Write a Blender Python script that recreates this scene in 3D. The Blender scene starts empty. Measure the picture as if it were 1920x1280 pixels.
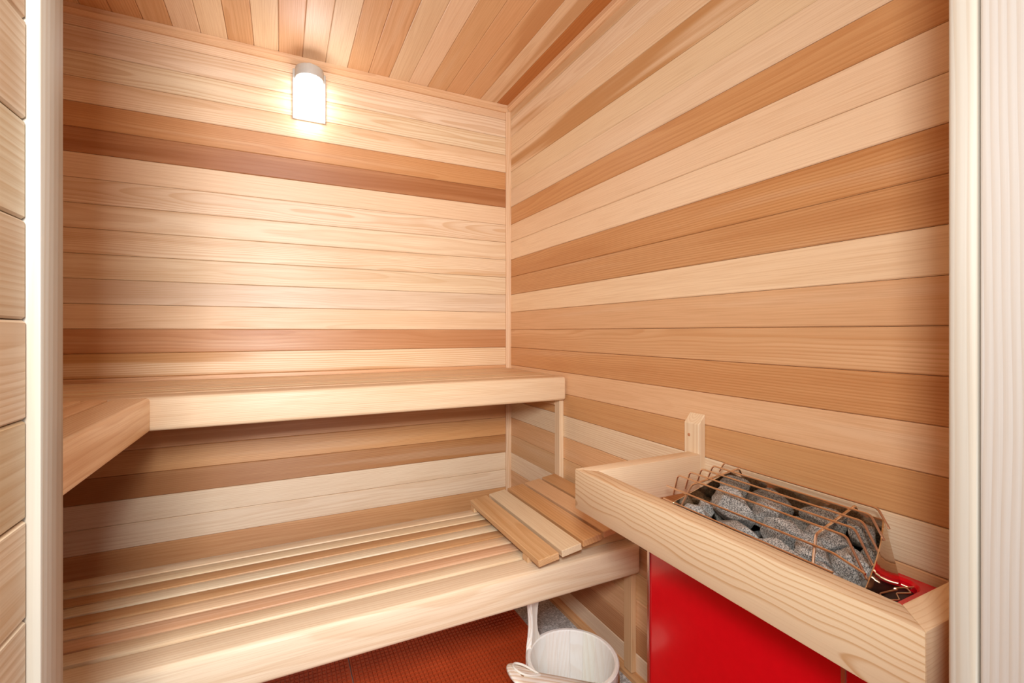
import bpy, bmesh, math, random
from mathutils import Matrix, Vector, noise

random.seed(7)
C = bpy.context.scene.collection
SC = bpy.context.scene

# ------------------------------------------------------------------ camera, world, lights, exposure
cam_d = bpy.data.cameras.new('camera')
cam = bpy.data.objects.new('camera', cam_d)
C.objects.link(cam)
cam.location = (0, 0, 1.07)
cam.rotation_euler = (math.radians(90), 0, math.radians(-26.2))
cam_d.sensor_width = 36
cam_d.lens = 878 / 1920 * 36
cam_d.shift_y = -18 / 1920
cam_d.clip_start = 0.02
SC.camera = cam

SC.view_settings.view_transform = 'Standard'
SC.view_settings.look = 'None'
SC.view_settings.gamma = 1
SC.view_settings.use_curve_mapping = False
SC.view_settings.exposure = 0.72

w = bpy.data.worlds.new('room_daylight')
SC.world = w
w.use_nodes = True
bg = w.node_tree.nodes['Background']
bg.inputs['Color'].default_value = (0.97, 0.985, 1.0, 1)
bg.inputs['Strength'].default_value = 0.42


def area(name, loc, target, sx, sy, power, col):
    d = bpy.data.lights.new(name, 'AREA')
    d.shape = 'RECTANGLE'
    d.size = sx
    d.size_y = sy
    d.energy = power
    d.color = col
    o = bpy.data.objects.new(name, d)
    C.objects.link(o)
    o.location = loc
    o.rotation_euler = (Vector(target) - Vector(loc)).to_track_quat('-Z', 'Y').to_euler()
    return o


# unseen fill light added outside the sauna, behind the photographer, shining in through the opening
area('outside_fill_light', (0.14, -2.6, 2.0), (0.35, 1.5, 1.0), 1.0, 1.1, 30, (0.95, 0.98, 1.0))
# soft flash on the tripod beside the camera (falls off evenly, like the blended exposures of the photograph)
fl = area('camera_flash', (-0.085, -0.09, 1.34), (0.10, 1.9, 1.10), 0.16, 0.26, 8.6, (0.94, 0.972, 1.0))
fl.data.use_nodes = True
_t = fl.data.node_tree
_e = next(n for n in _t.nodes if n.type == 'EMISSION')
_f = _t.nodes.new('ShaderNodeLightFalloff')
_f.inputs['Strength'].default_value = 1.0
_t.links.new(_f.outputs['Linear'], _e.inputs['Strength'])

LAMP_STRENGTH = 6.5

# ------------------------------------------------------------------ materials


def srgb(r, g, b):
    def f(c):
        c /= 255
        return c / 12.92 if c <= 0.04045 else ((c + 0.055) / 1.055) ** 2.4
    return (f(r), f(g), f(b), 1)


class NT:
    """small helper around a node tree"""

    def __init__(self, name):
        self.m = bpy.data.materials.new(name)
        self.m.use_nodes = True
        self.t = self.m.node_tree
        self.b = self.t.nodes['Principled BSDF']

    def n(self, kind, **kw):
        x = self.t.nodes.new(kind)
        for k, v in kw.items():
            setattr(x, k, v)
        return x

    def put(self, sock, v):
        if hasattr(v, 'is_linked') or hasattr(v, 'links'):
            self.t.links.new(v, sock)
        else:
            sock.default_value = v

    def math(self, op, a, b=None, c=None, clamp=False):
        x = self.n('ShaderNodeMath', operation=op, use_clamp=clamp)
        self.put(x.inputs[0], a)
        if b is not None:
            self.put(x.inputs[1], b)
        if c is not None:
            self.put(x.inputs[2], c)
        return x.outputs[0]

    def vmul(self, a, b, op='MULTIPLY'):
        x = self.n('ShaderNodeVectorMath', operation=op)
        self.put(x.inputs[0], a)
        self.put(x.inputs[1], b)
        return x.outputs[0]

    def noise(self, vec, scale=1.0, detail=2.0, rough=0.5):
        x = self.n('ShaderNodeTexNoise')
        self.put(x.inputs['Vector'], vec)
        x.inputs['Scale'].default_value = scale
        x.inputs['Detail'].default_value = detail
        x.inputs['Roughness'].default_value = rough
        return x.outputs['Fac']

    def step(self, v, a, b):
        x = self.n('ShaderNodeMapRange', interpolation_type='SMOOTHSTEP')
        self.put(x.inputs['Value'], v)
        x.inputs['From Min'].default_value = a
        x.inputs['From Max'].default_value = b
        return x.outputs['Result']

    def mix(self, fac, a, b, mode='MIX'):
        x = self.n('ShaderNodeMix', data_type='RGBA', blend_type=mode)
        self.put(x.inputs[0], fac)
        self.put(x.inputs[6], a)
        self.put(x.inputs[7], b)
        return x.outputs[2]

    def bump(self, h, strength, dist):
        x = self.n('ShaderNodeBump')
        x.inputs['Strength'].default_value = strength
        x.inputs['Distance'].default_value = dist
        self.put(x.inputs['Height'], h)
        self.t.links.new(x.outputs[0], self.b.inputs['Normal'])


def wood(name, period=0.004, warp=0.010, rough=0.42, fibre=0.16, late=(0.25, 0.86), wx=1.6):
    """solid wood: growth rings about a pith line beside each piece, its long axis is local X.
    base tone = object colour; props figure (ring contrast), streak (heartwood streaks)"""
    k = NT(name)
    tc = k.n('ShaderNodeTexCoord').outputs['Object']
    oi = k.n('ShaderNodeObjectInfo')
    rnd = oi.outputs['Random']
    r2 = k.math('FRACT', k.math('MULTIPLY', rnd, 17.31))
    r3 = k.math('FRACT', k.math('MULTIPLY', rnd, 91.77))
    off = k.n('ShaderNodeCombineXYZ')
    k.put(off.inputs[0], k.math('MULTIPLY', rnd, 37.0))
    k.put(off.inputs[1], k.math('MULTIPLY', r2, 23.0))
    k.put(off.inputs[2], k.math('MULTIPLY', r3, 29.0))
    sep = k.n('ShaderNodeSeparateXYZ')
    k.t.links.new(tc, sep.inputs[0])
    X, Y, Z = sep.outputs
    v = k.vmul(tc, off.outputs[0], 'ADD')
    # warp, long along X
    nw = k.noise(k.vmul(v, (wx, 7.0, 7.0)), 1.0, 2.0)
    ya = k.math('SUBTRACT', Y, k.math('MULTIPLY_ADD', r2, 0.16, -0.08))
    za = k.math('SUBTRACT', Z, k.math('MULTIPLY_ADD', r3, 0.16, -0.08))
    rad = k.math('SQRT', k.math('ADD', k.math('MULTIPLY', ya, ya), k.math('MULTIPLY', za, za)))
    rad = k.math('ADD', rad, k.math('MULTIPLY', X, k.math('MULTIPLY_ADD', rnd, 0.02, -0.01)))
    rad = k.math('MULTIPLY_ADD', nw, warp * 2.2, rad)
    per = k.math('MULTIPLY_ADD', r2, period * 0.8, period * 0.7)
    ph = k.math('FRACT', k.math('DIVIDE', rad, per))
    ring = k.math('MULTIPLY', k.step(ph, *late), k.math('SUBTRACT', 1.0, k.step(ph, 0.9, 1.0)))
    fig = k.n('ShaderNodeAttribute', attribute_type='OBJECT', attribute_name='figure').outputs['Fac']
    stk = k.n('ShaderNodeAttribute', attribute_type='OBJECT', attribute_name='streak').outputs['Fac']
    fib = k.noise(k.vmul(v, (6.0, 420.0, 420.0)), 1.0, 2.0)
    bro = k.noise(k.vmul(v, (0.7, 16.0, 16.0)), 1.0, 2.0)
    base = oi.outputs['Color']
    dark = k.mix(1.0, base, (0.74, 0.56, 0.38, 1), 'MULTIPLY')
    deep = k.mix(1.0, base, (0.66, 0.46, 0.27, 1), 'MULTIPLY')
    lite = k.mix(0.35, base, (0.86, 0.68, 0.48, 1))
    c = k.mix(k.math('MULTIPLY', stk, k.step(bro, 0.47, 0.62)), base, deep)
    c = k.mix(k.math('MULTIPLY', 0.55, k.step(bro, 0.44, 0.30)), c, lite)
    c = k.mix(k.math('MULTIPLY', ring, k.math('MULTIPLY', fig, 1.35)), c, dark)
    c = k.mix(k.math('MULTIPLY', k.step(fib, 0.42, 0.68), fibre), c, deep)
    k.t.links.new(c, k.b.inputs['Base Color'])
    k.put(k.b.inputs['Roughness'], k.math('MULTIPLY_ADD', fib, 0.16, rough - 0.08))
    # satin sheen is spread across the grain
    k.b.inputs['Anisotropic'].default_value = 0.65
    k.b.inputs['Specular IOR Level'].default_value = 0.5
    vt = k.n('ShaderNodeVectorTransform', vector_type='VECTOR', convert_from='OBJECT', convert_to='WORLD')
    vt.inputs[0].default_value = (0, 1, 1)
    k.t.links.new(vt.outputs[0], k.b.inputs['Tangent'])
    k.bump(k.math('ADD', fib, k.math('MULTIPLY', ring, 0.5)), 0.12, 0.0006)
    return k.m


def plain(name, col, rough=0.5, metal=0.0, coat=0.0):
    k = NT(name)
    k.b.inputs['Base Color'].default_value = col
    k.b.inputs['Roughness'].default_value = rough
    k.b.inputs['Metallic'].default_value = metal
    k.b.inputs['Coat Weight'].default_value = coat
    k.b.inputs['Coat Roughness'].default_value = 0.10
    tc = k.n('ShaderNodeTexCoord').outputs['Object']
    n = k.noise(tc, 60.0, 3.0)
    c = k.mix(n, tuple(x * 0.93 for x in col[:3]) + (1,), tuple(min(1, x * 1.05) for x in col[:3]) + (1,))
    k.t.links.new(c, k.b.inputs['Base Color'])
    return k.m


M_CEDAR = wood('cedar', 0.0056, 0.013, 0.46, 0.24, (0.3, 0.88), 1.5)
M_FIR = wood('fir', 0.0056, 0.016, 0.46, 0.10, (0.58, 0.92), 4.0)
M_ASPEN = wood('aspen', 0.0060, 0.008, 0.50, 0.08)
M_RED = plain('red_enamel', srgb(226, 2, 24), 0.24, 0.0, 0.35)
M_STEEL = plain('stainless_steel', srgb(220, 204, 184), 0.12, 1.0)
M_WIRE = plain('grate_steel', srgb(240, 212, 184), 0.28, 1.0)
M_TRIM = plain('brushed_aluminium', srgb(214, 196, 186), 0.25, 1.0)
M_BLACK = plain('black_enamel', srgb(16, 16, 20), 0.35)
M_DARK = plain('sooty_steel', srgb(70, 58, 50), 0.5, 0.7)
M_GREY = plain('grey_plastic', srgb(196, 192, 184), 0.45)
M_CORD = plain('white_cord', srgb(232, 226, 214), 0.8)


def stone_mat():
    k = NT('peridotite')
    tc = k.n('ShaderNodeTexCoord').outputs['Object']
    oi = k.n('ShaderNodeObjectInfo')
    v = k.vmul(tc, k.n('ShaderNodeVectorMath').outputs[0], 'ADD')
    a = k.noise(v, 480.0, 2.0, 0.75)
    b = k.noise(v, 900.0, 1.0)
    g = k.noise(v, 26.0, 3.0)
    c = k.mix(k.step(a, 0.40, 0.62), srgb(74, 72, 70), srgb(208, 204, 198))
    c = k.mix(k.math('MULTIPLY', k.step(b, 0.52, 0.68), 0.6), c, srgb(226, 222, 214))
    c = k.mix(k.math('MULTIPLY', k.step(g, 0.5, 0.72), 0.55), c, srgb(118, 92, 66))
    c = k.mix(1.0, c, oi.outputs['Color'], 'MULTIPLY')
    k.t.links.new(c, k.b.inputs['Base Color'])
    k.b.inputs['Roughness'].default_value = 0.75
    k.bump(k.math('ADD', a, g), 0.5, 0.002)
    return k.m


M_STONE = stone_mat()


def floor_mat():
    k = NT('speckled_concrete')
    tc = k.n('ShaderNodeTexCoord').outputs['Object']
    a = k.noise(tc, 160.0, 3.0, 0.7)
    b = k.noise(tc, 14.0, 3.0)
    c = k.mix(k.step(a, 0.35, 0.7), srgb(150, 147, 143), srgb(228, 226, 222))
    c = k.mix(k.math('MULTIPLY', k.step(b, 0.45, 0.7), 0.4), c, srgb(128, 118, 106))
    k.t.links.new(c, k.b.inputs['Base Color'])
    k.b.inputs['Roughness'].default_value = 0.6
    k.bump(a, 0.3, 0.002)
    return k.m


M_FLOOR = floor_mat()


def mat_rubber():
    k = NT('terracotta_plastic')
    tc = k.n('ShaderNodeTexCoord').outputs['Object']
    a = k.noise(tc, 9.0, 4.0)
    c = k.mix(k.step(a, 0.3, 0.7), srgb(180, 66, 24), srgb(192, 74, 30))
    k.t.links.new(c, k.b.inputs['Base Color'])
    k.b.inputs['Roughness'].default_value = 0.42
    return k.m


M_MAT = mat_rubber()


def glow_mat():
    k = NT('lit_opal_glass')
    k.b.inputs['Base Color'].default_value = (0.9, 0.9, 0.88, 1)
    k.b.inputs['Roughness'].default_value = 0.25
    k.b.inputs['Emission Color'].default_value = (0.97, 0.98, 1.0, 1)
    k.b.inputs['Emission Strength'].default_value = LAMP_STRENGTH
    return k.m


M_GLOW = glow_mat()

# ------------------------------------------------------------------ building helpers


def link(name, me, mat, M=None, parent=None):
    o = bpy.data.objects.new(name, me)
    C.objects.link(o)
    if mat is not None and not me.materials:
        me.materials.append(mat)
    M = M or Matrix.Identity(4)
    o['_'] = 0
    del o['_']
    WM[o.name] = M
    if parent is not None:
        o.parent = parent
        o.matrix_parent_inverse = WM[parent.name].inverted()
    o.matrix_basis = M
    return o


WM = {}


def thing(name, loc, label, cat, group=None):
    o = bpy.data.objects.new(name, None)
    C.objects.link(o)
    o.empty_display_size = 0.05
    M = Matrix.Translation(loc)
    WM[o.name] = M
    o.matrix_basis = M
    tag(o, label, cat, group)
    return o


def tag(o, label, cat, group=None):
    o['label'] = label
    o['category'] = cat
    if group:
        o['group'] = group
    return o


def structure(o):
    o['kind'] = 'structure'
    return o


def box_mesh(name, lx, ly, lz, bev=0.0, seg=1):
    bm = bmesh.new()
    bmesh.ops.create_cube(bm, size=1.0)
    for v in bm.verts:
        v.co = Vector((v.co.x * lx, v.co.y * ly, v.co.z * lz))
    if bev > 0:
        bmesh.ops.bevel(bm, geom=list(bm.edges), offset=bev, segments=seg, profile=0.5, affect='EDGES')
    return to_mesh(bm, name, smooth=seg > 1)


def to_mesh(bm, name, smooth=False):
    me = bpy.data.meshes.new(name)
    bmesh.ops.recalc_face_normals(bm, faces=list(bm.faces))
    bm.to_mesh(me)
    bm.free()
    if smooth:
        me.shade_smooth()
        me.set_sharp_from_angle(angle=math.radians(32))
    return me


AX = {'x': Matrix.Identity(4), 'y': Matrix.Rotation(math.pi / 2, 4, 'Z'), 'z': Matrix.Rotation(-math.pi / 2, 4, 'Y')}
CACHE = {}


def plank(name, b, axis, parent=None, mat=None, col=(214, 160, 108), fig=0.35, streak=0.0, bev=0.0015, seg=1,
          extra=None, cache=True):
    """a piece of wood filling the world box b=(x0,x1,y0,y1,z0,z1), grain along axis"""
    x0, x1, y0, y1, z0, z1 = b
    d = (x1 - x0, y1 - y0, z1 - z0)
    L = {'x': d, 'y': (d[1], d[0], d[2]), 'z': (d[2], d[1], d[0])}[axis]
    key = tuple(round(q, 5) for q in L) + (bev, seg)
    mat = mat or M_CEDAR
    kk = key + (mat.name,)
    if cache and kk in CACHE:
        me = CACHE[kk]
    else:
        me = box_mesh(name, *L, bev, seg)
        CACHE[kk] = me
    M = Matrix.Translation(((x0 + x1) / 2, (y0 + y1) / 2, (z0 + z1) / 2))
    if extra is not None:
        M = M @ extra
    o = link(name, me, mat, M @ AX[axis], parent)
    wood_look(o, col, fig, streak)
    return o


def wood_look(o, col, fig=0.35, streak=0.0):
    o.color = srgb(*col)
    o['figure'] = float(fig)
    o['streak'] = float(streak)
    return o


def solid(name, b, mat, parent=None, bev=0.0, seg=1):
    x0, x1, y0, y1, z0, z1 = b
    me = box_mesh(name, x1 - x0, y1 - y0, z1 - z0, bev, seg)
    return link(name, me, mat, Matrix.Translation(((x0 + x1) / 2, (y0 + y1) / 2, (z0 + z1) / 2)), parent)


def tube_mesh(name, pts, r, n=8, closed=False, smooth=True):
    """round wire through the points (parallel transport)"""
    bm = bmesh.new()
    P = [Vector(p) for p in pts]
    N = len(P)
    T = []
    for i in range(N):
        a = P[(i - 1) % N] if (i > 0 or closed) else P[i]
        b = P[(i + 1) % N] if (i < N - 1 or closed) else P[i]
        T.append((b - a).normalized())
    up = Vector((0, 0, 1)) if abs(T[0].z) < 0.9 else Vector((1, 0, 0))
    s = T[0].cross(up).normalized()
    rings = []
    for i in range(N):
        s = (s - T[i] * s.dot(T[i])).normalized()
        u = T[i].cross(s)
        rr = r[i] if isinstance(r, (list, tuple)) else r
        rings.append([bm.verts.new(P[i] + (s * math.cos(2 * math.pi * j / n) + u * math.sin(2 * math.pi * j / n)) * rr)
                      for j in range(n)])
    for i in range(N if closed else N - 1):
        a, b = rings[i], rings[(i + 1) % N]
        for j in range(n):
            bm.faces.new((a[j], a[(j + 1) % n], b[(j + 1) % n], b[j]))
    if not closed:
        bm.faces.new(rings[0][::-1])
        bm.faces.new(rings[-1])
    return to_mesh(bm, name, smooth)


def bend(pts, rad=0.006, k=4):
    """round the inner corners of a polyline"""
    P = [Vector(p) for p in pts]
    out = [P[0]]
    for i in range(1, len(P) - 1):
        a = P[i] + (P[i - 1] - P[i]).normalized() * min(rad, (P[i - 1] - P[i]).length * 0.45)
        b = P[i] + (P[i + 1] - P[i]).normalized() * min(rad, (P[i + 1] - P[i]).length * 0.45)
        for j in range(k + 1):
            t = j / k
            out.append(a * (1 - t) ** 2 + P[i] * 2 * t * (1 - t) + b * t * t)
    out.append(P[-1])
    return out


def prism(name, poly, depth_axis, d0, d1, bev=0.0, seg=1):
    """polygon in the two other axes, extruded along depth_axis from d0 to d1 (world coordinates)"""
    bm = bmesh.new()

    def co(p, d):
        return {'x': (d, p[0], p[1]), 'y': (p[0], d, p[1]), 'z': (p[0], p[1], d)}[depth_axis]
    a = [bm.verts.new(co(p, d0)) for p in poly]
    b = [bm.verts.new(co(p, d1)) for p in poly]
    n = len(poly)
    bm.faces.new(a)
    bm.faces.new(b[::-1])
    for i in range(n):
        bm.faces.new((a[i], a[(i + 1) % n], b[(i + 1) % n], b[i]))
    if bev > 0:
        bmesh.ops.bevel(bm, geom=list(bm.edges), offset=bev, segments=seg, profile=0.5, affect='EDGES')
    return to_mesh(bm, name, seg > 1)


def grain_to(me, axis):
    """rotate mesh data so that its grain axis becomes local X; returns the matrix that puts it back"""
    A = AX[axis]
    c = Vector((0, 0, 0))
    for v in me.vertices:
        c += v.co
    c /= len(me.vertices)
    M = Matrix.Translation(c) @ A
    me.transform(M.inverted())
    return M


# ------------------------------------------------------------------ the room
XR, YB, ZC = 0.975, 2.011, 2.137       # right wall, back wall, ceiling (board faces)
XL, XP, YP = -0.815, -0.191, 0.575     # left wall, partition face, partition end
PITCH, Z0, TB = 0.083, 1.080, 0.014

L_ = (241, 215, 182)
P_ = (239, 208, 171)
M_ = (227, 181, 134)
T_ = (212, 158, 106)
B_ = (200, 149, 104)
D_ = (184, 130, 84)
A_ = (190, 118, 58)
G_ = (233, 208, 180)
PAL = [L_, P_, M_, L_, T_, P_, M_, G_, B_]


def jit(c, a=5):
    d = random.uniform(-a, a)
    return tuple(max(0, min(255, q + d + random.uniform(-2, 2))) for q in c)


BACK = {12: (P_, .3, .2), 11: (L_, .35, .3), 10: (L_, .4, .35), 9: (P_, .3, .35), 8: (T_, .25, .15), 7: (D_, .3, .5),
        6: (P_, .12, .0), 5: (L_, .4, .25), 4: (L_, .25, .35), 3: (L_, .4, .4), 2: (L_, .25, .3), 1: (G_, .2, .3),
        0: (P_, .2, .15), -1: (B_, .25, .3), -2: (P_, .5, 1.0), -3: (M_, .3, .2), -4: (M_, .3, .3), -5: (M_, .3, .7),
        -6: (T_, .3, .2), -7: (D_, .3, .3), -8: (L_, .2, .2), -9: (L_, .2, .15), -10: (T_, .25, .3), -11: (M_, .3, .2),
        -12: (P_, .3, .2), -13: (M_, .3, .2)}
RIGHT = {12: (L_, .1, .7), 11: (L_, .2, 1.0), 10: (P_, .2, 1.0), 9: (P_, .2, 1.0), 8: (P_, .05, .0), 7: (P_, .05, .0),
         6: (T_, .25, .15), 5: (P_, .08, .1), 4: (P_, .05, .0), 3: (T_, .4, .3), 2: (T_, .4, .3), 1: (P_, .08, .1),
         0: (M_, .08, .05), -1: (M_, .35, .3), -2: (T_, .4, .25), -3: ((234, 192, 146), .1, .1), -4: (T_, .12, .0), -5: (L_, .3, .25),
         -6: (M_, .2, .15), -7: (M_, .2, .2), -8: (L_, .2, .2), -9: (M_, .2, .2), -10: (M_, .2, .2), -11: (M_, .2, .2),
         -12: (B_, .3, .2), -13: (L_, .1, .1)}
CEIL = [(A_, .2, .0), (P_, .15, .7), (M_, .2, .6), (M_, .1, .1), (M_, .1, .1), (P_, .1, .2), (P_, .1, .1), (M_, .2, .6),
        (M_, .15, .2), (L_, .1, .1), (P_, .15, .1), (M_, .2, .1), (P_, .15, .1), (M_, .3, .1), (P_, .1, .1), (P_, .2, .1),
        (M_, .25, .4), (T_, .3, .2), (T_, .3, .2), (M_, .25, .2), (P_, .2, .2), (M_, .2, .2)]


def wall_boards(parent, kind, table):
    for i in range(12, -14, -1):
        z0 = Z0 + PITCH * i
        z1 = min(z0 + PITCH, ZC)
        z0 = max(z0, 0.0)
        g = 0.0004
        u = random.uniform(-0.0004, 0.0004)
        col, fg, st = table.get(i, (PAL[(i * 5) % 9], .3, .3)) if table else (PAL[(i * 7 + 3) % 9], .3, .3)
        col = jit(col, 3)
        if kind == 'back':
            b = (XL, XR, YB + u, YB + u + TB, z0 + g, z1 - g)
            ax = 'x'
        elif kind == 'right':
            b = (XR + u, XR + u + TB, 0.2, YB, z0 + g, z1 - g)
            ax = 'y'
        elif kind == 'left':
            b = (XL + u - TB, XL + u, YP, YB, z0 + g, z1 - g)
            ax = 'y'
        else:
            b = (XP + u - TB, XP + u, -0.05, YP - 0.046, z0 + g, z1 - g)
            ax = 'y'
        plank('board', b, ax, parent, M_CEDAR, col, fg, st, 0.0021)


def slab(name, b, col=(120, 76, 44)):
    o = structure(plank(name, b, 'y', None, M_CEDAR, col, .2, .0, 0.0))
    return o


wall_back = slab('wall_back', (XL - 0.1, XR + 0.1, YB + TB + 0.001, YB + 0.09, 0, ZC + 0.05))
wall_boards(wall_back, 'back', BACK)
wall_right = slab('wall_right', (XR + TB + 0.001, XR + 0.09, 0.1, YB + TB, 0, ZC + 0.05))
wall_boards(wall_right, 'right', RIGHT)
wall_left = slab('wall_left', (XL - 0.09, XL - TB - 0.001, YP - 0.1, YB + TB, 0, ZC + 0.05))
wall_boards(wall_left, 'left', None)

ceiling = slab('ceiling', (XL - 0.09, XR + 0.09, -0.05, YB + 0.09, ZC + TB + 0.051, ZC + 0.12))
ceiling_deck = None
x = 0.958 + 0.028
xs = [XR]
q = 0.903
while q > XL:
    xs.append(q)
    q -= PITCH
xs.append(XL)
for i in range(len(xs) - 1):
    u = random.uniform(0, 0.0006)
    col, fg, st = CEIL[i % len(CEIL)]
    plank('board', (xs[i + 1] + .0004, xs[i] - .0004, -0.05, YB, ZC + u, ZC + u + TB), 'y', ceiling, M_CEDAR,
          jit(col, 3), fg, st, 0.0021)
solid('backing_panel', (XL - 0.09, XR + 0.09, -0.05, YB + 0.09, ZC + TB + 0.001, ZC + TB + 0.05), plain('black_felt', srgb(60, 38, 22), .9),
      ceiling)

floor = structure(solid('floor', (XL - 0.3, XR + 0.3, -1.6, YB + 0.1, -0.08, 0.0), M_FLOOR))

# partition on the left of the opening: boards, end post, inner return
wall_partition = slab('wall_partition', (XP - 0.085, XP - TB - 0.001, -0.05, YP - 0.005, 0, ZC))
wall_boards(wall_partition, 'part', {i: ([(196, 172, 140), (206, 186, 156), (206, 184, 154), (198, 172, 136), (204, 180, 148)][i % 5],
                                          .4, .25) for i in range(-14, 13)})
JW = (190, 180, 164)
trim_jamb = structure(plank('trim_1', (XP - 0.085, XP + 0.009, YP - 0.045, YP + 0.001, 0, ZC), 'z', None, M_ASPEN, JW, .25, .0,
                            0.0022, 2))
wall_front_left = slab('wall_front_left', (XL, XP - 0.086, YP - 0.09, YP - 0.002, 0, ZC))
# right of the opening: front wall, jamb bead, jamb board
wall_front = slab('wall_front', (0.545, XR + 0.01, 0.10, 0.203, 0, ZC), (190, 132, 84))
structure(plank('trim_2', (0.5275, 0.5445, 0.1820, 0.2018, 0, ZC), 'z', None, M_ASPEN, (208, 199, 184), .22, .0, 0.0050, 4))
structure(plank('trim_3', (0.5300, 0.5446, -0.02, 0.1810, 0, ZC), 'z', None, M_ASPEN, (216, 209, 200), .22, .0, 0.0025, 3))
# corner, ceiling and skirting trims
TR = (232, 190, 148)


def cham(w, t):
    return [(0, 0), (w, 0), (w, t * .45), (w * .45, t), (0, t)]


def trim_piece(n, poly, axis, d0, d1, col=TR):
    me = prism('trim', poly, axis, d0, d1)
    M = grain_to(me, axis)
    o = structure(link('trim_%d' % n, me, M_CEDAR, M))
    wood_look(o, col, .3, .15)
    return o


trim_piece(4, [(YB, ZC), (YB, ZC - .028), (YB - .009, ZC - .028), (YB - .02, ZC - .017), (YB - .02, ZC)], 'x', XL, XR)
trim_piece(5, [(XR, ZC), (XR, ZC - .028), (XR - .009, ZC - .028), (XR - .02, ZC - .017), (XR - .02, ZC)], 'y', 0.2, YB - .02)
trim_piece(6, [(XR, YB), (XR - .020, YB), (XR - .020, YB - .008), (XR - .008, YB - .020), (XR, YB - .020)], 'z', 0.0, ZC - .028, (236, 200, 162))
base = trim_piece(7, [(XR, 0), (XR - .016, 0), (XR - .016, .014), (XR - .006, .028), (XR, .028)], 'y', 0.2, YB - .021, (214, 162, 112))
base.name = 'baseboard_right'
base_b = trim_piece(8, [(YB, 0), (YB - .016, 0), (YB - .016, .014), (YB - .006, .028), (YB, .028)], 'x', XL, XR - .021, (214, 162, 112))
base_b.name = 'baseboard_back'

# vertical battens and a cleat that carry the benches on the right wall
CL = (236, 206, 168)
structure(plank('trim_9', (XR - .019, XR, 1.530, 1.566, 0.437, 0.809), 'z', None, M_ASPEN, CL, .2, 0, .0015))
structure(plank('trim_10', (XR - .019, XR, 1.119, 1.155, 0.029, 0.345), 'z', None, M_ASPEN, (226, 184, 138), .2, 0, .0015))
structure(plank('trim_11', (XR - .019, XR, 1.568, 1.988, 0.785, 0.809), 'y', None, M_ASPEN, (226, 184, 138), .2, 0, .0015))

# ------------------------------------------------------------------ benches
SL = [(238, 210, 172), (240, 214, 178), (212, 168, 120), (242, 220, 188), (214, 168, 122), (238, 208, 170), (230, 188, 148), (244, 218, 186)]
FB = (244, 222, 190)


def bench(name, label, x0, x1, yf, yb, ztop, fw, cols, light):
    root = thing(name, ((x0 + x1) / 2, (yf + yb) / 2, 0), label, 'bench')
    plank('front_rail', (x0, x1, yf, yf + fw, ztop - .089, ztop), 'x', root, M_CEDAR, light, .22, .12, .011, 4)
    n = 8
    p = (yb - yf - fw) / n
    for k in range(n):
        y1 = yb - p * k
        plank('slat', (x0, x1, y1 - p + .006, y1, ztop - .027 + random.uniform(-.0006, .0006), ztop), 'x', root, M_CEDAR,
              jit(cols[k], 3), .25, .25, .0035, 2)
    for cx in [x0 + .02, x0 + .62, x1 - .06 - .0]:
        plank('crossbar', (cx, cx + .04, yf + fw + .001, yb, ztop - .089, ztop - .028), 'y', root, M_CEDAR, (170, 118, 74), .2, .1)
    return root


bench('upper_bench', 'pale cedar upper bench running the full width of the back wall', XL + .002, XR - .004, 1.504, YB - .002, .900, .092,
      [(244, 216, 180), (240, 210, 172), (244, 216, 178), (240, 208, 168), (244, 218, 182), (240, 208, 168), (244, 218, 182),
       (242, 214, 176)], (238, 210, 174))
bench('lower_bench', 'pale cedar lower step bench in front of and below the upper bench', XL + .002, XR - .010, 1.087, 1.567, .435, .080, SL, FB)
# the wing along the left wall (grain along y)
wing = thing('side_bench', (-.55, 1.04, 0), 'cedar side bench at the left, butting against the upper bench', 'bench')
yw0, yw1 = YP + .003, 1.5035
plank('front_rail', (-.387, -.305, yw0, yw1, .811, .900), 'y', wing, M_CEDAR, (248, 222, 188), .35, .25, .009, 4)
xx = -.387
k = 0
while xx - .0505 > XL:
    plank('slat', (xx - .0505, xx - .005, yw0, yw1, .873, .900), 'y', wing, M_CEDAR, jit((240, 206, 166), 4), .25, .25, .0035, 2)
    xx -= .0505
for cy in (YP + .05, 1.0, 1.44):
    plank('crossbar', (XL + .004, -.388, cy, cy + .04, .811, .872), 'x', wing, M_CEDAR, (170, 118, 74), .2, .1)
plank('wall_cleat', (XL + .001, XL + .02, yw0, yw1, .76, .810), 'y', wing, M_CEDAR, (196, 140, 90), .2, .1)

# slatted headrest, tilted up against the right wall, on the lower bench
ang = math.atan(0.136)
hr = thing('headrest', (.78, 1.32, .436), 'slatted cedar headrest sloping up to the right wall on the lower bench', 'headrest')
R = Matrix.Translation((.604, 0, .470)) @ Matrix.Rotation(-ang, 4, 'Y')
HC = [((226, 184, 134), .3, .35), ((240, 216, 178), .1, .05), ((222, 172, 118), .3, .45), ((230, 186, 140), .1, .1), ((214, 164, 112), .2, .2)]
for k in range(5):
    s0 = k * .0742
    wd = .064 if k < 4 else .0595
    ye = [1.071, 1.073, 1.080, 1.084, 1.09][k]
    me = box_mesh('slat', 1.567 - ye, wd, .019, .0015)
    M = R @ Matrix.Translation((s0 + wd / 2, (1.567 + ye) / 2, -.0095)) @ AX['y']
    o = link('slat', me, M_CEDAR, M, hr)
    wood_look(o, *HC[k])
for y0 in (1.135, 1.535):
    poly = [(.606, .4356), (.955, .4356), (.955, .470 + .351 * .136 - .0198), (.606, .4702 - .0195)]
    me = prism('wedge_runner', poly, 'y', y0, y0 + .03)
    o = link('wedge_runner', me, M_CEDAR, grain_to(me, 'x'), hr)
    wood_look(o, (222, 182, 136), .25, .1)

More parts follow.
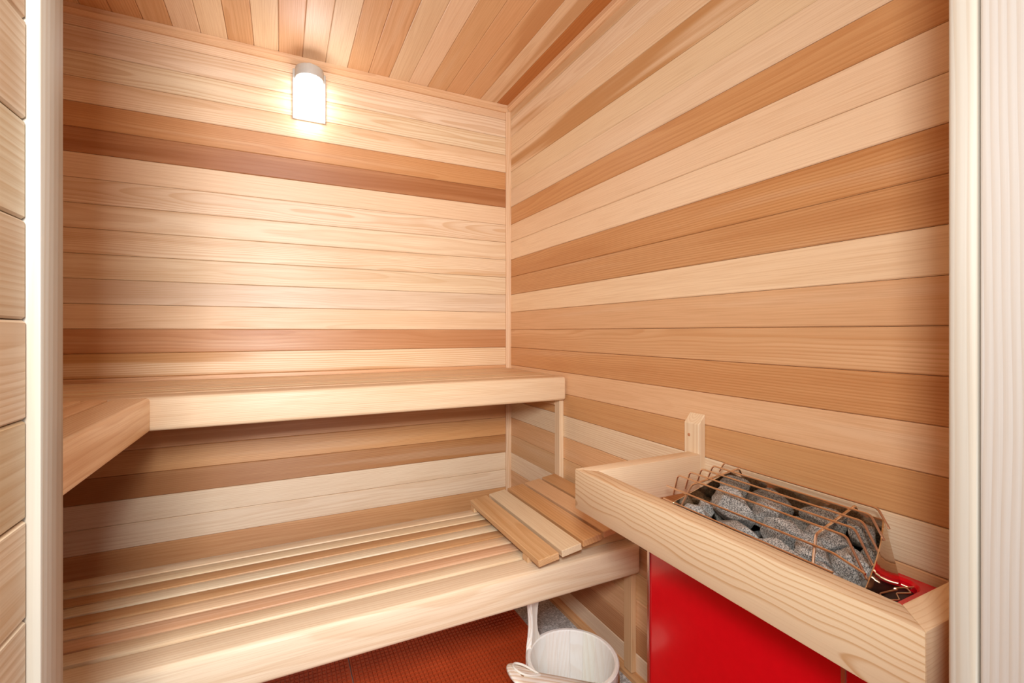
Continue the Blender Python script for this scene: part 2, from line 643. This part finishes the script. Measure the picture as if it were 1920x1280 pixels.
# ------------------------------------------------------------------ heater guard rail
gr = thing('guard_rail', (.786, .567, 0), 'thick pale wooden guard rail around the red sauna heater', 'guard rail')
GZ0, GZ1 = .671, .760
GX, GY0, GY1, GT = .597, .245, .890, .038
GC = (236, 208, 170)


def rail_poly(name, poly, axis, col):
    me = prism('rail', poly, 'z', GZ0, GZ1, .0018, 2)
    o = link(name, me, M_FIR, grain_to(me, axis), gr)
    wood_look(o, col, .6 if axis == 'y' else .25, .0)
    return o


rail_poly('rail', [(GX, GY0), (GX + GT, GY0 + GT), (GX + GT, GY1 - GT), (GX, GY1)], 'y', GC)
rail_poly('rail', [(GX + .0002, GY1), (GX + GT, GY1 - GT + .0002), (.9505, GY1 - GT), (.9505, GY1)], 'x', (236, 208, 172))
rail_poly('rail', [(GX + .0002, GY0), (.9745, GY0), (.9745, GY0 + GT), (GX + GT, GY0 + GT - .0002)], 'x', GC)
me = prism('post', [(.9745, .03), (.9745, .858), (.972, .858), (.951, .834), (.951, .03)], 'y', .858, .906, .0015)
o = link('post', me, M_ASPEN, grain_to(me, 'z'), gr)
wood_look(o, (238, 212, 176), .25, .0)
me = tube_mesh('knot', [(.9495, .890, .803), (.9512, .890, .803)], [.0035, .0045], 10)
o = link('knot', me, M_FIR, None, gr)
wood_look(o, (196, 132, 90), .3, 0)

# ------------------------------------------------------------------ heater
ht = thing('sauna_heater', (.84, .55, .15), 'red wall mounted electric sauna heater with open steel stone basket', 'heater')
HX0, HX1, HY0, HY1, HZ0, HZ1 = .702, .958, .325, .770, .15, .655


def round_rect(x0, x1, y0, y1, r, n=6):
    out = []
    for cx, cy, a0 in ((x1 - r, y1 - r, 0), (x0 + r, y1 - r, 90), (x0 + r, y0 + r, 180), (x1 - r, y0 + r, 270)):
        for i in range(n + 1):
            a = math.radians(a0 + 90 * i / n)
            out.append((cx + r * math.cos(a), cy + r * math.sin(a)))
    return out


def ring_loft(name, loops, cap0=False, cap1=False, smooth=True):
    bm = bmesh.new()
    R = [[bm.verts.new(p) for p in lp] for lp in loops]
    n = len(R[0])
    for a, b in zip(R, R[1:]):
        for j in range(n):
            bm.faces.new((a[j], a[(j + 1) % n], b[(j + 1) % n], b[j]))
    if cap0:
        bm.faces.new(R[0][::-1])
    if cap1:
        bm.faces.new(R[-1])
    return to_mesh(bm, name, smooth)


def at_z(lp, z):
    return [(p[0], p[1], z) for p in lp]


OUT = round_rect(HX0, HX1, HY0, HY1, .012)
OUT2 = round_rect(HX0 + .004, HX1 - .004, HY0 + .004, HY1 - .004, .010)
INN = round_rect(.722, .943, .384, .762, .030)
INN2 = round_rect(.726, .939, .388, .758, .028)
me = ring_loft('body', [at_z(INN2, .560), at_z(INN2, HZ1 - .004), at_z(INN, HZ1), at_z(OUT2, HZ1), at_z(OUT, HZ1 - .004),
                        at_z(OUT, HZ0)], cap0=False, cap1=True)
body = link('body', me, M_RED, None, ht)
solid('inner_tray', (.7275, .9375, .389, .757, .600, .640), M_BLACK, ht)
for ty in (.377, HY1 - .008):
    solid('edge_trim', (HX0 - .003, HX0 + .004, ty, ty + .007, HZ0 + .004, HZ1 - .006), M_TRIM, ht, .001)
solid('wall_bracket', (HX1 - .002, XR - .0005, .40, .70, .25, .60), M_DARK, ht)

# stone basket: straight sheets, curved near end that leans outwards at the front
NB = 10


def basket_loop(z_of, near):
    pts = [(.722, .758), (.937, .758)] if near is None else []
    return pts


def bez(p0, c, p1, t):
    return tuple(p0[i] * (1 - t) ** 2 + 2 * c[i] * t * (1 - t) + p1[i] * t * t for i in range(len(p0)))


top = [(.728, .760), (.945, .763)]
bot = [(.730, .755), (.936, .755)]
for j in range(NB + 1):
    t = j / NB
    top.append(bez((.945, .447), (.838, .399), (.724, .374), t))
    bot.append((.936 + (.730 - .936) * t, .420))


def rim_z(x):
    return .690 + .235 * (x - .724)


botz = .6405
topl = [(p[0], p[1], rim_z(p[0])) for p in top]
botl = [(p[0], p[1], botz) for p in bot]
midl = [(p[0], p[1], .652) for p in bot]
cx, cy = .835, .58
ins = lambda lp, d: [(p[0] + (cx - p[0]) * d / abs(cx - p[0] + 1e-6) if abs(cx - p[0]) > .06 else p[0],
                      p[1] + (.0018 if p[1] < cy else -.0018), p[2]) for p in lp]
me = ring_loft('stone_basket', [botl, midl, topl, ins(topl, .0018), ins(midl, .0018), ins(botl, .0018)])
basket = link('stone_basket', me, M_STEEL, None, ht)

# heating element zig-zag in the gap
zz = .650
A1 = [(.945, .398), (.906, .4137), (.908, .4085), (.868, .4150), (.851, .403), (.8744, .391), (.892, .4037), (.914, .393), (.928, .406)]
link('heating_element', tube_mesh('element', bend([(p[0] - .006, p[1] - .001, zz) for p in A1], .003, 3), .0013, 6), M_WIRE, None, ht)
link('heating_element', tube_mesh('element', bend([(.9365, .418, zz - .005), (.9365, .394, zz - .005), (.925, .391, zz - .02)], .003, 3), .0011, 6), M_WIRE, None, ht)

# grate: wires over the stones
grate = link('grate', tube_mesh('cross_wire', bend([(.944, .487, .738), (.935, .488, .7545), (.795, .474, .7345), (.765, .462, .690)], .006), .0022, 8), M_WIRE, None, ht)
link('cross_wire', tube_mesh('cross_wire', bend([(.944, .728, .742), (.935, .729, .7585), (.797, .738, .7385), (.768, .742, .692)], .006), .0022, 8), M_WIRE, None, grate)
for k in range(5):
    xk = .803 + .033 * k
    zk = .7465 + .0038 * k
    ax_, az_ = xk, zk
    ys, ye = .783 - .0035 * k, .432 + .005 * k
    dn = .046 - .006 * k
    pts = [(ax_ - .010, ye - .034 + .003 * k, az_ - dn - .004), (ax_, ye, az_), (ax_, ys, az_), (ax_ - .004, ys + .010, az_ - .046 + .006 * k)]
    link('wire', tube_mesh('wire', bend(pts, .007), .0020, 8), M_WIRE, None, grate)
link('wire', tube_mesh('wire', bend([(.770, .388, .714), (.778, .438, .7225), (.781, .795, .7225)], .006), .0020, 8), M_WIRE, None, grate)
link('wire', tube_mesh('wire', [(.764, .43, .698), (.767, .790, .698)], .0020, 8), M_WIRE, None, grate)

# stones


def stone_mesh(seed, sx, sy, sz):
    rng = random.Random(seed)
    bm = bmesh.new()
    bmesh.ops.create_icosphere(bm, subdivisions=4, radius=1.0)
    planes = []
    for _ in range(13):
        n = Vector((rng.gauss(0, 1), rng.gauss(0, 1), rng.gauss(0, 1))).normalized()
        planes.append((n, rng.uniform(.50, .76)))
    sh = Vector((rng.uniform(0, 50), rng.uniform(0, 50), rng.uniform(0, 50)))
    for v in bm.verts:
        c = v.co.copy()
        for n, d in planes:
            e = c.dot(n) - d
            if e > 0:
                c -= n * e * .96
        c *= 1 + .07 * noise.noise(c * 2.2 + sh) + .028 * noise.noise(c * 8 + sh)
        v.co = Vector((c.x * sx, c.y * sy, c.z * sz))
    me = to_mesh(bm, 'stone', False)
    me.shade_smooth()
    me.set_sharp_from_angle(angle=math.radians(24))
    return me


STONES = [
    # x, y, z, half sizes, turn, tone, label
    (0.789, 0.718, 0.677, 0.028, 0.030, 0.026, 0.3, 1.00, 'small light grey stone at the far front corner of the heater basket'),
    (0.854, 0.728, 0.682, 0.020, 0.020, 0.028, 1.0, 1.00, 'small pointed stone between the far corner stones of the basket'),
    (0.852, 0.691, 0.697, 0.034, 0.045, 0.036, -0.3, 1.00, 'big grey stone just inside the far cross wire of the grate'),
    (0.806, 0.623, 0.677, 0.034, 0.046, 0.032, 0.1, 1.00, 'long light grey stone in the front row, second from the far corner'),
    (0.800, 0.545, 0.672, 0.032, 0.052, 0.032, 0.0, 1.00, 'longest grey stone of the front row, beside the guard rail middle'),
    (0.889, 0.606, 0.702, 0.026, 0.030, 0.032, 0.6, 0.95, 'peaked grey stone in the centre of the middle row'),
    (0.844, 0.537, 0.692, 0.032, 0.044, 0.034, 0.2, 1.00, 'pale tilted stone in the middle row, left of the near cross wire'),
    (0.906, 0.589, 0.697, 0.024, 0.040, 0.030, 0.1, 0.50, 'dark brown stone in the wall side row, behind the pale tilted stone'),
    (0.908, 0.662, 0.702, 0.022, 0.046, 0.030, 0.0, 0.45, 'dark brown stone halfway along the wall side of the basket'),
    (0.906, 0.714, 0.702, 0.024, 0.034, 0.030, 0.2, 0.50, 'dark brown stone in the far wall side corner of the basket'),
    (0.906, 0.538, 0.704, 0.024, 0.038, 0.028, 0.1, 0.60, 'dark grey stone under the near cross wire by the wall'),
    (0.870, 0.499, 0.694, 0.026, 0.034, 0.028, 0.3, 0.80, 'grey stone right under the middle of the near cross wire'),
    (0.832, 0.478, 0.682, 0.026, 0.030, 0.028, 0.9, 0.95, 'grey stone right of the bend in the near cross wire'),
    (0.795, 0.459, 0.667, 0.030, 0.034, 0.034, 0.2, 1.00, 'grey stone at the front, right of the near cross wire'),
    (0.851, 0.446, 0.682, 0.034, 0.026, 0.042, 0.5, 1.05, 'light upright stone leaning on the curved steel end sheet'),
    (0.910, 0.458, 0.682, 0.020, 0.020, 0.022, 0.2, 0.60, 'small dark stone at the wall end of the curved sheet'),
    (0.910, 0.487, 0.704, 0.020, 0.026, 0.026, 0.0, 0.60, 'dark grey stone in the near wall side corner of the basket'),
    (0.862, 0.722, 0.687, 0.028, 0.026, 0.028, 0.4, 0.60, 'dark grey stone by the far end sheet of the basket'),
]
ST = [list(q) for q in STONES]
for _ in range(60):                         # let the stones settle apart inside the basket
    for i in range(len(ST)):
        for j in range(i):
            a, b = ST[i], ST[j]
            dv = [(a[n] - b[n]) / ((a[n + 3] + b[n + 3]) * .93) for n in range(3)]
            dd = math.sqrt(sum(q * q for q in dv)) + 1e-6
            if dd < 1:
                for n in range(3):
                    m = dv[n] / dd * (1 - dd) * (a[n + 3] + b[n + 3]) * .25 * (1 if n < 2 else .4)
                    a[n] += m
                    b[n] -= m
    for a in ST:
        a[0] = min(max(a[0], .733 + a[3]), .934 - a[3] * .95)
        lo = .425 if a[0] > .80 else .41
        a[1] = min(max(a[1], lo + a[4]), .752 - a[4])
        a[2] = min(max(a[2], .66), rim_z(a[0]) + .012 - a[5] * .6)
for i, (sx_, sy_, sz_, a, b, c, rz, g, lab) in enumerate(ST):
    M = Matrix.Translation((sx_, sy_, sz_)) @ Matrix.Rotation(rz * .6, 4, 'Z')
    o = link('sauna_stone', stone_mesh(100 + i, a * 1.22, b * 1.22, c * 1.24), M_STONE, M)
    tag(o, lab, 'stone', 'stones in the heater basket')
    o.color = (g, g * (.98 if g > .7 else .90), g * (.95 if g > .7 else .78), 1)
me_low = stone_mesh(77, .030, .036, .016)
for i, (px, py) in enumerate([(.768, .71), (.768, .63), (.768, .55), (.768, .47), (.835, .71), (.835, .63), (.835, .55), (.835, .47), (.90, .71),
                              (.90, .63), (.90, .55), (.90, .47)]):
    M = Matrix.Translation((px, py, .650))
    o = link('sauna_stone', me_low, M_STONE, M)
    tag(o, 'stone toned dark for the shaded gaps below the top stones of the basket', 'stone', 'stones in the lower layer of the basket')
    o.color = (.5, .47, .44, 1)  # lower stones darkened in colour to deepen the shade between the top ones

# ------------------------------------------------------------------ wall lamp
LX, LZ0, LZ1 = .098, 1.898, 2.104
lamp = thing('wall_lamp', (LX, YB, LZ0), 'lit white opal glass wall lamp high on the back wall', 'lamp')


def dshape(w, d, n=14):
    return [(LX - w, YB - .009)] + [(LX - w * math.cos(math.pi * i / n), YB - .016 - d * math.sin(math.pi * i / n)) for i in range(n + 1)] + [(LX + w, YB - .009)]


solid('back_plate', (LX - .060, LX + .060, YB - .0085, YB - .0006, LZ0, LZ1 - .012), M_GREY, lamp, .002)
me = prism('shade', dshape(.049, .056), 'z', LZ0 + .004, LZ1 - .053, .002, 2)
link('shade', me, M_GLOW, None, lamp)
me = prism('cap', dshape(.052, .059), 'z', LZ1 - .052, LZ1 - .012, .003, 2)
cap = link('cap', me, M_GREY, None, lamp)
me = tube_mesh('cable_gland', [(LX, YB - .045, LZ1 - .014), (LX, YB - .045, LZ1 - .002)], .012, 12)
link('cable_gland', me, M_GREY, None, cap)

# ------------------------------------------------------------------ floor mat of square tiles with raised studs
TS = .605
fm = thing('floor_mat', (.2, 1.18, 0), 'reddish brown studded plastic floor mat under the benches', 'mat')


def tile_mesh():
    bm = bmesh.new()
    t = TS - .003

    def bx(x0, x1, y0, y1, z0, z1, tp=0.0):
        v = [bm.verts.new(p) for p in ((x0, y0, z0), (x1, y0, z0), (x1, y1, z0), (x0, y1, z0), (x0 + tp, y0 + tp, z1), (x1 - tp, y0 + tp, z1),
                                       (x1 - tp, y1 - tp, z1), (x0 + tp, y1 - tp, z1))]
        for f in ((4, 5, 6, 7), (0, 1, 5, 4), (1, 2, 6, 5), (2, 3, 7, 6), (3, 0, 4, 7)):
            bm.faces.new([v[i] for i in f])
    bx(0, t, 0, t, 0, .008)
    nx, ny = 46, 36
    for i in range(nx):
        for j in range(ny):
            x = .004 + (t - .008) * i / nx
            y = .004 + (t - .008) * j / ny
            bx(x + .0012, x + (t - .008) / nx - .0012, y + .002, y + (t - .008) / ny - .003, .008, .0122, .0008)
    return to_mesh(bm, 'tile')


tm = tile_mesh()
for ix in range(2):
    for iy in range(3):
        link('tile', tm, M_MAT, Matrix.Translation((.195 + TS * (ix - 1) + .0015, .06 + TS * iy + .0015, .0004)), fm)

# ------------------------------------------------------------------ bucket and ladle
BX, BY, BZ, BR, BH = .697, 1.052, .0128, .123, .190
bk = thing('sauna_bucket', (BX, BY, BZ), 'pale wooden sauna bucket with tall stave handle on the floor', 'bucket')
NS = 18
tag_cols = (232, 216, 192)


def stave(i):
    """one stave: an arc of the pail wall"""
    bm = bmesh.new()
    a0 = 2 * math.pi * i / NS + .0016
    a1 = 2 * math.pi * (i + 1) / NS - .0016
    K = 4
    rows = []
    for r_o, z in ((BR * .88, 0), (BR, BH - .003), (BR - .003, BH), (BR - .010, BH), (BR - .0125, BH - .003), (BR * .88 - .013, 0)):
        rows.append([bm.verts.new((r_o * math.cos(a0 + (a1 - a0) * q / K), r_o * math.sin(a0 + (a1 - a0) * q / K), z)) for q in range(K + 1)])
    for a, b in zip(rows, rows[1:] + rows[:1]):
        for q in range(K):
            bm.faces.new((a[q], a[q + 1], b[q + 1], b[q]))
    bm.faces.new([r[0] for r in rows])
    bm.faces.new([r[K] for r in rows][::-1])
    return to_mesh(bm, 'stave', True)


TB_ = Matrix.Translation((BX, BY, BZ))
for i in range(NS):
    me = stave(i)
    me.transform(AX['z'].inverted())
    o = link('stave', me, M_ASPEN, TB_ @ AX['z'], bk)
    wood_look(o, jit((253, 249, 241), 1), .10, .0)
for z in (.045, .150):
    rr = BR * (.88 + .12 * z / BH) + .001
    pts = [(BX + rr * math.cos(2 * math.pi * j / 40), BY + rr * math.sin(2 * math.pi * j / 40), BZ + z) for j in range(40)]
    bm_ = tube_mesh('hoop', pts, .0035, 8, True)
    link('hoop', bm_, M_TRIM, None, bk)
bmm = bmesh.new()
bmesh.ops.create_circle(bmm, cap_ends=True, segments=40, radius=BR * .88 - .011)
me = to_mesh(bmm, 'bottom_board')
o = link('bottom_board', me, M_ASPEN, Matrix.Translation((BX, BY, BZ + .02)), bk)
wood_look(o, (252, 246, 236), .2, 0)
# handle stave: profile across the tangent direction, follows the pail wall
ha = math.radians(123)
prof = [(.056, .150), (.046, .172), (.031, .193), (.021, .212), (.0165, .236), (.0170, .258), (.0215, .284), (.0265, .304), (.025, .314), (.016, .321)]
bmm = bmesh.new()
KH = 8
grid = []
for hw, z in prof:
    zz2 = min(z, BH)
    row = []
    for q in range(KH + 1):
        a = ha - hw * (2 * q / KH - 1) / BR
        row.append([bmm.verts.new((rr * (1 - .12 * (1 - zz2 / BH)) * math.cos(a), rr * (1 - .12 * (1 - zz2 / BH)) * math.sin(a), z)) for rr in (BR + .0045, BR - .0100)])
    grid.append(row)
for r0, r1 in zip(grid, grid[1:]):
    for q in range(KH):
        for side in (0, 1):
            bmm.faces.new((r0[q][side], r0[q + 1][side], r1[q + 1][side], r1[q][side]))
    for q in (0, KH):
        bmm.faces.new((r0[q][0], r1[q][0], r1[q][1], r0[q][1]))
for r in (grid[0], grid[-1]):
    for q in range(KH):
        bmm.faces.new((r[q][0], r[q + 1][0], r[q + 1][1], r[q][1]))
me = to_mesh(bmm, 'handle')
me.transform(AX['z'].inverted())
o = link('handle', me, M_ASPEN, TB_ @ AX['z'], bk)
wood_look(o, (252, 246, 236), .3, 0)
bv = o.modifiers.new('soft_edge', 'BEVEL')
bv.width = .003
bv.segments = 2
bv.limit_method = 'ANGLE'

# ladle across the rim
ld = thing('ladle', (.60, 1.0, .21), 'pale wooden ladle with cord loop lying across the bucket rim', 'ladle')
p0, p1 = Vector((.490, 1.008, .2500)), Vector((.740, .998, .1400))
d = (p1 - p0).normalized()
sd = d.cross(Vector((0, 0, 1))).normalized()
up = sd.cross(d).normalized()
Lh = (p1 - p0).length
prof = [(0, .016), (.003, .028), (.010, .039), (.022, .046), (.038, .046), (.056, .039), (.078, .0255), (.10, .0225), (.15, .0215), (.19, .0195),
        (Lh, .0160)]
bmm = bmesh.new()
rows = []
for s, wv in prof:
    th = .007 if s < .06 else .0075
    if s < .01:
        th *= .6
    ringv = []
    for j in range(12):
        a = 2 * math.pi * j / 12
        ca, sa = math.cos(a), math.sin(a)
        ringv.append(bmm.verts.new((s, wv * math.copysign(abs(ca) ** .75, ca), th * math.copysign(abs(sa) ** .75, sa))))
    rows.append(ringv)
for a, b in zip(rows, rows[1:]):
    for j in range(12):
        bmm.faces.new((a[j], a[(j + 1) % 12], b[(j + 1) % 12], b[j]))
bmm.faces.new(rows[0][::-1])
bmm.faces.new(rows[-1])
me = to_mesh(bmm, 'handle')
me.shade_smooth()
ML = Matrix(((d.x, sd.x, up.x, p0.x), (d.y, sd.y, up.y, p0.y), (d.z, sd.z, up.z, p0.z), (0, 0, 0, 1)))
o = link('handle', me, M_ASPEN, ML, ld)
wood_look(o, (252, 246, 236), .55, 0)
# bowl of the ladle
bmm = bmesh.new()
loops = []
for r_, z in ((.004, -.040), (.022, -.037), (.034, -.026), (.040, -.010), (.041, 0), (.038, .001), (.036, -.009), (.030, -.024), (.019, -.033), (.004, -.035)):
    loops.append([bmm.verts.new((Lh + .030 + r_ * .8 * math.cos(2 * math.pi * j / 28), r_ * math.sin(2 * math.pi * j / 28), z - .007)) for j in range(28)])
for a, b in zip(loops, loops[1:]):
    for j in range(28):
        bmm.faces.new((a[j], a[(j + 1) % 28], b[(j + 1) % 28], b[j]))
bmm.faces.new(loops[0][::-1])
bmm.faces.new(loops[-1])
o = link('bowl', to_mesh(bmm, 'bowl', True), M_ASPEN, ML, ld)
wood_look(o, (252, 246, 236), .3, 0)
cp = [(.084, -.004, .0095), (.070, -.018, .0098), (.050, -.032, .0100), (.030, -.036, .0090), (.016, -.026, .0092), (.014, -.008, .0098), (.028, .008, .0100),
      (.050, .010, .0102), (.070, .004, .0102), (.086, -.002, .0098)]
cpw = [(ML @ Vector((p[0], p[1], p[2]))) for p in cp]
link('cord_loop', tube_mesh('cord', bend(cpw, .010, 5), .0026, 8), M_CORD, None, ld)
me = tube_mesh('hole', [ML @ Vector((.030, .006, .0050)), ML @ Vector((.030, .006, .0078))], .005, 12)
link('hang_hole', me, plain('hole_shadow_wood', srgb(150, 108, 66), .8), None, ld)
